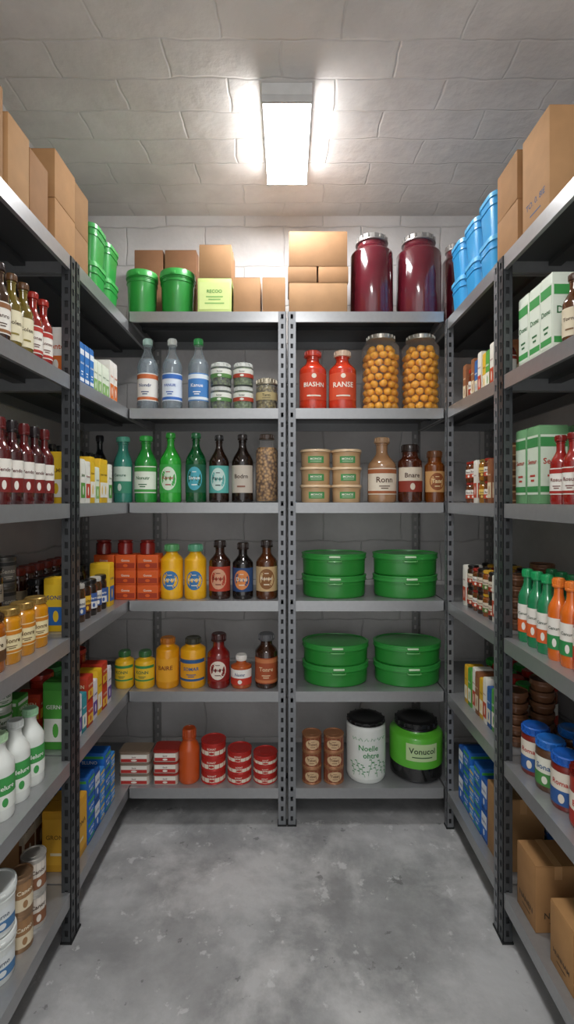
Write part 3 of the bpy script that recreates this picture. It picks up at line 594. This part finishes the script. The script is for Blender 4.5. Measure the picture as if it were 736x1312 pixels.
ye=kx('yellow carton with white print',pp('#e0b41c'),('#e8c02a','#f0ece0','#7a5a10','YELMO','half'),w=.042,h=.17,group=g6)
fill(-1,2,.035,1.585,2.0,[ye,ye,kx('white carton with green print',pp('#e6e6dc'),('#eeeee4','#5a9a3c','#3a6a2c','Selno','half'),w=.038,h=.155,group=g6),kx('white carton with red print',pp('#e6e6dc'),('#eeeee4','#c8402c','#8a2c20','Renso','half'),w=.038,h=.15,group=g6),ye,wg0],FR)
fill(-1,2,.13,1.59,2.2,[kb('dark bottle with grey label',gl('#1c1a18',.92),pl('#222222'),('#8a8680','#444444','#222222','Obsen','plain'),h=.21,group=g6)],SR)
sj=kj('small dark jar with blue label',gl('#241812',.92),pl('#1a1a1a'),('#3a5a98','#e0e0e0','#f0f0f0','Nerto','half'),w=.048,h=.135,group=g6);sj2=kj('small dark jar with yellow label',gl('#2c1a10',.92),pl('#1a1a1a'),('#e0b030','#6a3a1c','#3a2412','Solto','half'),w=.048,h=.135,group=g6);sj3=kj('small jar with white label',gl('#4a3018',.9),pl('#b8b4ac'),(W,'#3a5a98','#2c3a5a','Beno','half'),w=.048,h=.135,group=g6)
fill(-1,3,.035,1.585,2.03,[kx('yellow carton with blue print',pp('#e4b81c'),('#ecc22a','#2f6ab0','#2a4a80','SONEL','half'),w=.05,h=.175,group=g6),sj,sj3,sj2,sj,sj3,sj],FR)
fill(-1,3,.125,1.59,2.03,[kj('dark jar with black lid',gl('#1c1410',.92),pl('#161616'),('#a89a80','#5a3a2a','#333333','Bron','plain'),w=.06,h=.17,group=g6)],SR)
fill(-1,3,.21,1.62,2.03,[kj('brown jar with red lid',gl('#4a2010',.92),pl('#8a2c20'),('#c8b490','#8a3a2a','#333333','Bron','plain'),w=.06,h=.2,group=g6)],TR)
gx=kx('bright green carton with white print',pp('#4aa03a'),('#58b044','#eef0e4','#f4f4ec','GERNO','half'),w=.055,dp=.085,h=.22,group=g6)
rx=kx('red carton with yellow print',pp('#b8341c'),('#c4401f','#e8b83a','#f4e4c0','RODEN','half'),w=.05,dp=.085,h=.09,n=2,group=g6)
px_=kx('white carton with purple print',pp('#e0dce0'),('#e8e4ea','#6a4a9a','#4a3a7a','LUMEN','half'),w=.042,dp=.08,h=.145,group=g6)
py_=kx('teal carton with white print',pp('#2a8a94'),('#3298a2','#e8e4d8','#f0f0ea','TEANO','half'),w=.04,dp=.08,h=.135,group=g6)
fill(-1,4,.035,1.585,2.03,[gx,px_,py_,rx,px_,ye,rx,px_],FR,loop=False)
fill(-1,4,.13,1.585,2.03,[rx,K(lambda hh:tub(hh,.075,pl('#a82c1c'),pl('#c0382a')),'red_tub','red lidded tub','tub',g6,.075,h=.11,n=2),K(lambda hh:tub(hh,.075,pl('#2f8a3a'),pl('#46a850')),'green_tub','green lidded tub','tub',g6,.075,h=.11,n=2),rx],SR)
GBL='blue cartons on the bottom shelves'
bl=kx('bright blue carton with green label',pp('#1c62b4'),('#2272c8','#4aa84a','#f0f4f4','BLUNO','band'),w=.06,dp=.12,h=.08,n=3,group=GBL,name='blue_carton')
bl2=kx('deep blue carton with white label',pp('#164e98'),('#e4e8ec','#2a6ac0','#1c4a90','NUBLE','half'),w=.05,dp=.11,h=.11,n=2,group=GBL,name='blue_carton')
bl3=kx('light blue carton with yellow stripe',pp('#3a86cc'),('#4a94d8','#e8c84a','#f4f4f0','LOBUE','band'),w=.045,dp=.10,h=.065,n=3,group=GBL,name='blue_carton')
fill(-1,5,.03,1.60,2.05,[kx('yellow carton, large and plain sided',pp('#d8a02a'),('#e0aa34','#e8d8b0','#7a5a1c','GRONA','plain'),w=.12,dp=.1,h=.2,group=g6,name='yellow_carton'),bl,bl2,bl3,bl,bl3],FR,loop=False)
fill(-1,5,.18,1.58,2.05,[kx('cream carton with brown print',pp('#d8ccb4'),('#e0d4bc','#8a5a3a','#5a3a28','CREON','half'),w=.07,dp=.12,h=.22,group=g6)],SR)
# LEFT TOP
fill(-1,0,.02,.96,1.21,[kbox('tall cardboard box at the left edge',.235,.2,.25,col='#a27a52')],loop=False,lim=.75)
fill(-1,0,.02,1.22,1.44,[kbox('narrow cardboard box',.1,.2,.215,col='#ad855a'),kbox('narrow cardboard box',.1,.22,.20,col='#98704a')],loop=False)
fill(-1,0,.02,1.46,1.62,[kbox('cardboard box by the left post',.14,.17,.148,n=2,col='#a87f54')],loop=False)
fill(-1,0,.035,1.63,1.80,[kbox('cardboard box behind the left post',.11,.14,.155,n=2,col='#94704a')],loop=False)
lg=K(lambda hh:storebin(hh,.13,pl('#37a04a'),pl('#54b862')),'plastic_bin','rounded green bin with lid','bin','green tubs on the top shelf',.13,h=.145,n=2,gap=.01,cyl=False)
fill(-1,0,.04,1.83,2.12,[lg,lg],loop=False)
# RIGHT TOP
fill(1,0,.015,1.285,1.45,[kbox('large printed cardboard box at the right edge',.145,.28,.285,col='#ad845a',prt='TO. 0. 8IE',ink='#3a4a6a')],loop=False,lim=.75)
fill(1,0,.02,1.47,1.62,[kbox('cardboard box by the right post',.14,.2,.15,n=2,col='#9c744c')],loop=False)
bt=K(lambda hh:storebin(hh,.14,pl('#359ad4'),pl('#5cb4e4')),'plastic_bin','rounded sky blue bin with lid','bin','blue bins on the top shelf',.14,h=.15,n=2,gap=.01,cyl=False)
fill(1,0,.02,1.65,2.13,[bt,bt,bt],loop=False)
# RIGHT NEAR
h1='bottles and cartons on the right second shelf'
brp=kb('brown bottle with pale label',gl('#5a3418',.92),pl('#4a3020'),('#d8ccb0','#7a5a3a','#4a3020','Torne','plain'),h=.19,group=h1)
fill(1,1,.03,1.165,1.30,[brn,brp],FR)
wg=kx('tall white carton with green stripes',pp('#d8e0d0'),('#e0e8d8','#3f9a4c','#2c6a3a','Donu','band'),w=.062,dp=.085,h=.225,group=h1)
fill(1,1,.035,1.305,1.515,[wg],FR);fill(1,1,.13,1.28,1.515,[wg],SR)
fill(1,1,.225,1.42,1.515,[brn],TR)
fill(1,2,.03,1.165,1.37,[kb('red bottle with white label',mat('#8e1a14',.18,0,1.),pl('#7a1812'),(W,'#a02418','#6a1c14','Rosur','band'),w=.052,h=.185,group='red bottles on the right third shelf',nr=.42)],FR)
wg2=kx('tall green and white tin box',pp('#6a9c6c'),('#cfdcc8','#3c8a4a','#b03a2c','Semur','band'),w=.067,dp=.085,h=.225,group=h1)
fill(1,2,.035,1.375,1.515,[wg2],FR);fill(1,2,.13,1.25,1.515,[wg2],SR)
h2='coloured bottles on the right fourth shelf'
cbm=lambda c,cap,l,d:kb(d,mat(c,.2,0,1.),pl(cap),(W,l,'#3a4a3a','Canure','half'),w=.054,h=.22,group=h2,name='juice_bottle',sh=.6,nk=.82,nr=.44,ch=.11)
og=cbm('#d8691a','#e07a2a','#2f8a4a','orange bottle with orange cap');gr=cbm('#1c8050','#1f9a5a','#d8602a','green bottle with green cap');rd=cbm('#c83a18','#e08a30','#c83a20','red-orange bottle with orange cap')
fill(1,3,.03,1.115,1.518,[rd,rd,og,og,gr,gr,gr],FR,loop=False)
fill(1,3,.10,1.225,1.518,[og,og,gr,gr,gr],SR);fill(1,3,.17,1.36,1.518,[gr,og],TR)
def pile(row,off,dc,n_,rn):
    for q in range(n_):
        X=XA+off;nm=['lowest','second lowest','third lowest','fourth lowest','fifth lowest','sixth lowest'][q]
        place('brown_dish',bowl(.036,.078,mat('#7a5238',.4,.1,.2,.25)),(X,dc,LS[row]+q*.0363+.0002),0,nm+' brown ribbed dish of the '+rn+' pile',sidewhere(1,dc)+', '+SHN[row],'d','dish','piled brown dishes on the right far rack')
pile(3,.09,1.63,5,'front');pile(3,.18,1.63,6,'rear');pile(4,.18,1.63,6,'rear');pile(4,.09,1.63,5,'front')
h3='lidded jars on the right fifth shelf'
bj=kj('dark red jar with blue lid',pl('#7a2018'),pl('#1c5ab0'),('#e0d8c8','#2f5a98','#b02c20','Romar','half'),w=.078,h=.14,group=h3,nw=.95,lh=.16,sh=.76,lz=(.1,.72))
rjx=kj('red jar with dark red lid',pl('#a83024'),mt('#8a241c'),('#e8e0d0','#a8281c','#c02c20','Benarr','half'),w=.09,h=.15,group=h3,nw=.97,lh=.13,sh=.78,lz=(.08,.6))
gj=kj('brown jar, blue lid, green label',pl('#5a3a24'),pl('#2468b8'),('#e0e0d0','#4a8a44','#2c5a8a','Sonar','half'),w=.078,h=.14,group=h3,nw=.95,lh=.16,sh=.76,lz=(.12,.68))
fill(1,4,.03,1.07,1.518,[rjx,rjx,bj,gj,bj],FR,loop=False);fill(1,4,.13,1.24,1.518,[gj,bj],SR);fill(1,4,.225,1.38,1.518,[K(lambda hh:tub(hh,.08,pl('#2f7a38'),pl('#3f9a48')),'green_tub','green lidded tub','tub',h3,.08,h=.11,n=2)],TR,loop=False)
HB2='cardboard boxes on the right bottom shelf'
fill(1,5,.025,1.06,1.365,[kbox('cardboard box nearest on the bottom shelf',.13,.16,.16,col='#a27748',prt='NAOR',group=HB2),kbox('small-printed cardboard box beside another',.105,.15,.165,col='#ab8050',prt='HUNNAM',group=HB2)],FR,loop=False)
fill(1,5,.025,1.375,1.50,[kbox('small-printed cardboard box by the post',.11,.13,.19,col='#9d7448',prt='NANEN',group=HB2)],FR,loop=False)
fill(1,5,.2,1.26,1.51,[kbox('brown cardboard box against the wall',.12,.12,.27,col='#8a6440',group=HB2)],SR)
# RIGHT FAR
h4='small cartons and jars on the right far rack'
a1=kj('small red-lidded jar',gl('#6a2412',.9),pl('#a8281c'),(W,'#a8402c','#5a241c','Rone','half'),w=.045,h=.13,group=h4)
a2=kx('slim green carton',pp('#4f9a3c'),('#5aa848','#ece8d8','#f4f4ec','GERO','half'),w=.034,dp=.07,h=.15,group=h4)
a3=kx('slim white carton with red print',pp('#e4e0d4'),('#ece8dc','#c04a2c','#8a2c20','REDNO','half'),w=.032,dp=.07,h=.165,group=h4)
a4=kx('slim yellow carton',pp('#d8aa24'),('#e0b430','#f0e8d0','#6a4a14','YENO','half'),w=.032,dp=.07,h=.15,group=h4)
a5=kx('slim brown carton',pp('#8a5634'),('#96603c','#e0d0b0','#f0e0c0','BRONE','half'),w=.032,dp=.07,h=.16,group=h4)
a6=kx('slim blue carton',pp('#2a5a98'),('#3268a8','#e0d8c0','#f0f0f0','BLENO','half'),w=.032,dp=.07,h=.145,group=h4)
fill(1,1,.035,1.60,1.66,[kb('slim dark red bottle',mat('#5a1c14',.2,0,1.),pl('#8a2018'),(W,'#8a2c20','#5a1c14','Rone','band'),h=.17,group=h4)],FR)
fill(1,1,.045,1.66,2.0,[a5,a3,a2,a4,a3,a6,a5,a1],FR);fill(1,1,.14,1.60,2.2,[a1,a2,a5],SR)
b1=kj('small red-lidded jar',gl('#6a3a1c',.9),pl('#9a2c20'),(W,'#c04a2c','#4a241c','Bone','half'),w=.045,h=.082,n=2,group=h4)
b2=kj('small gold-lidded jar',gl('#a8701c',.9),mt('#a08a50'),('#e0c060','#7a4a1c','#4a241c','Gone','half'),w=.045,h=.082,n=2,group=h4)
bs=kc('small brown tin in a pile',mt('#8a6044'),('#8a5a3a','#c8a070','#e8d0a8','Tor','band'),w=.062,h=.05,n=4,group='brown tin piles on the right far rack')
fill(1,2,.04,1.595,1.665,[bs],FR);fill(1,2,.12,1.595,1.665,[bs],SR)
fill(1,2,.045,1.67,2.0,[b1,a5,b1,b2,a3,b1,b1],FR);fill(1,2,.14,1.68,2.2,[b1,b2,a5],SR)
c1=kj('small black-lidded jar',gl('#3a2014',.92),pl('#1c1816'),('#dccfb8','#a03a24','#4a241c','Cone','half'),w=.045,h=.085,n=2,group=h4)
c2=kj('small yellow-lidded jar',gl('#8a4a1c',.9),pl('#d8a830'),('#dccfb8','#5a7a3a','#4a241c','Done','half'),w=.045,h=.085,n=2,group=h4)
fill(1,3,.045,1.685,2.0,[a3,c1,c2,c1,b1,c1],FR);fill(1,3,.125,1.685,2.03,[c1,b1,c2],SR);fill(1,3,.2,1.685,2.03,[c2,c1],TR)
fill(1,4,.045,1.685,2.0,[a2,a6,a3,a4,a5,a3,a2,a4],FR)
gt=kj('jar with bright green lid',gl('#7a3a1c',.9),pl('#2f9a3c'),(W,'#4a9a3c','#2c5a2c','Veno','half'),w=.06,h=.17,group=h4,nw=.95)
gt2=kj('jar with bright red lid',gl('#7a3a1c',.9),pl('#b82c20'),(W,'#a83a2c','#5a2c2c','Reno','half'),w=.06,h=.17,group=h4,nw=.95)
fill(1,4,.13,1.685,2.03,[gt,gt2],SR);fill(1,4,.215,1.685,2.03,[gt2,gt],TR)
fill(1,5,.03,1.60,2.03,[kbox('cardboard box beside blue cartons',.12,.14,.24,col='#a67d50',group=HB2),bl2,bl,bl3,bl,bl2],loop=False)
fill(1,5,.19,1.60,2.03,[bl,bl2],SR)
# ---------------------------------------------------------------- labels
groups={}
for o,ds,wh_,ax in THINGS:groups.setdefault((ds,wh_,ax),[]).append(o)
OR=['','second','third','fourth','fifth','sixth','seventh','eighth','ninth','tenth','eleventh','twelfth']
for (ds,wh_,ax),os_ in groups.items():
    os_.sort(key=lambda o:o.location.x if ax=='x' else o.location.y);n=len(os_)
    for i,o in enumerate(os_):
        if n==1:o['label']=ds+', '+wh_
        elif ax=='x':o['label']=ds+', '+('leftmost' if i==0 else ('rightmost' if i==n-1 else OR[i]+' from left'))+', '+wh_
        else:o['label']=('nearest ' if i==0 else ('farthest ' if i==n-1 else OR[i]+' nearest '))+ds+', '+wh_
# ---------------------------------------------------------------- camera, light
w_=bpy.data.worlds.new('world');bpy.context.scene.world=w_;w_.use_nodes=True
w_.node_tree.nodes['Background'].inputs[0].default_value=(.98,.99,1,1);w_.node_tree.nodes['Background'].inputs[1].default_value=1.2
la=bpy.data.lights.new('aisle_fill','AREA');la.shape='RECTANGLE';la.size=.3;la.size_y=1.0;la.energy=27;la.color=(1,.995,.99)  # unseen fill lamp added behind the camera to brighten the aisle
lo=bpy.data.objects.new('aisle_fill',la);C.objects.link(lo);lo.location=(0,-.1,HC-.08)
cam=bpy.data.cameras.new('camera');co=bpy.data.objects.new('camera',cam);C.objects.link(co);co.location=(0,0,CZ);co.rotation_euler=(math.radians(90),0,0)
cam.sensor_fit='VERTICAL';cam.sensor_height=24;cam.lens=F/1312*24;cam.shift_y=-16/1312;cam.clip_start=.02
bpy.context.scene.camera=co
bpy.context.scene.view_settings.view_transform='Standard'
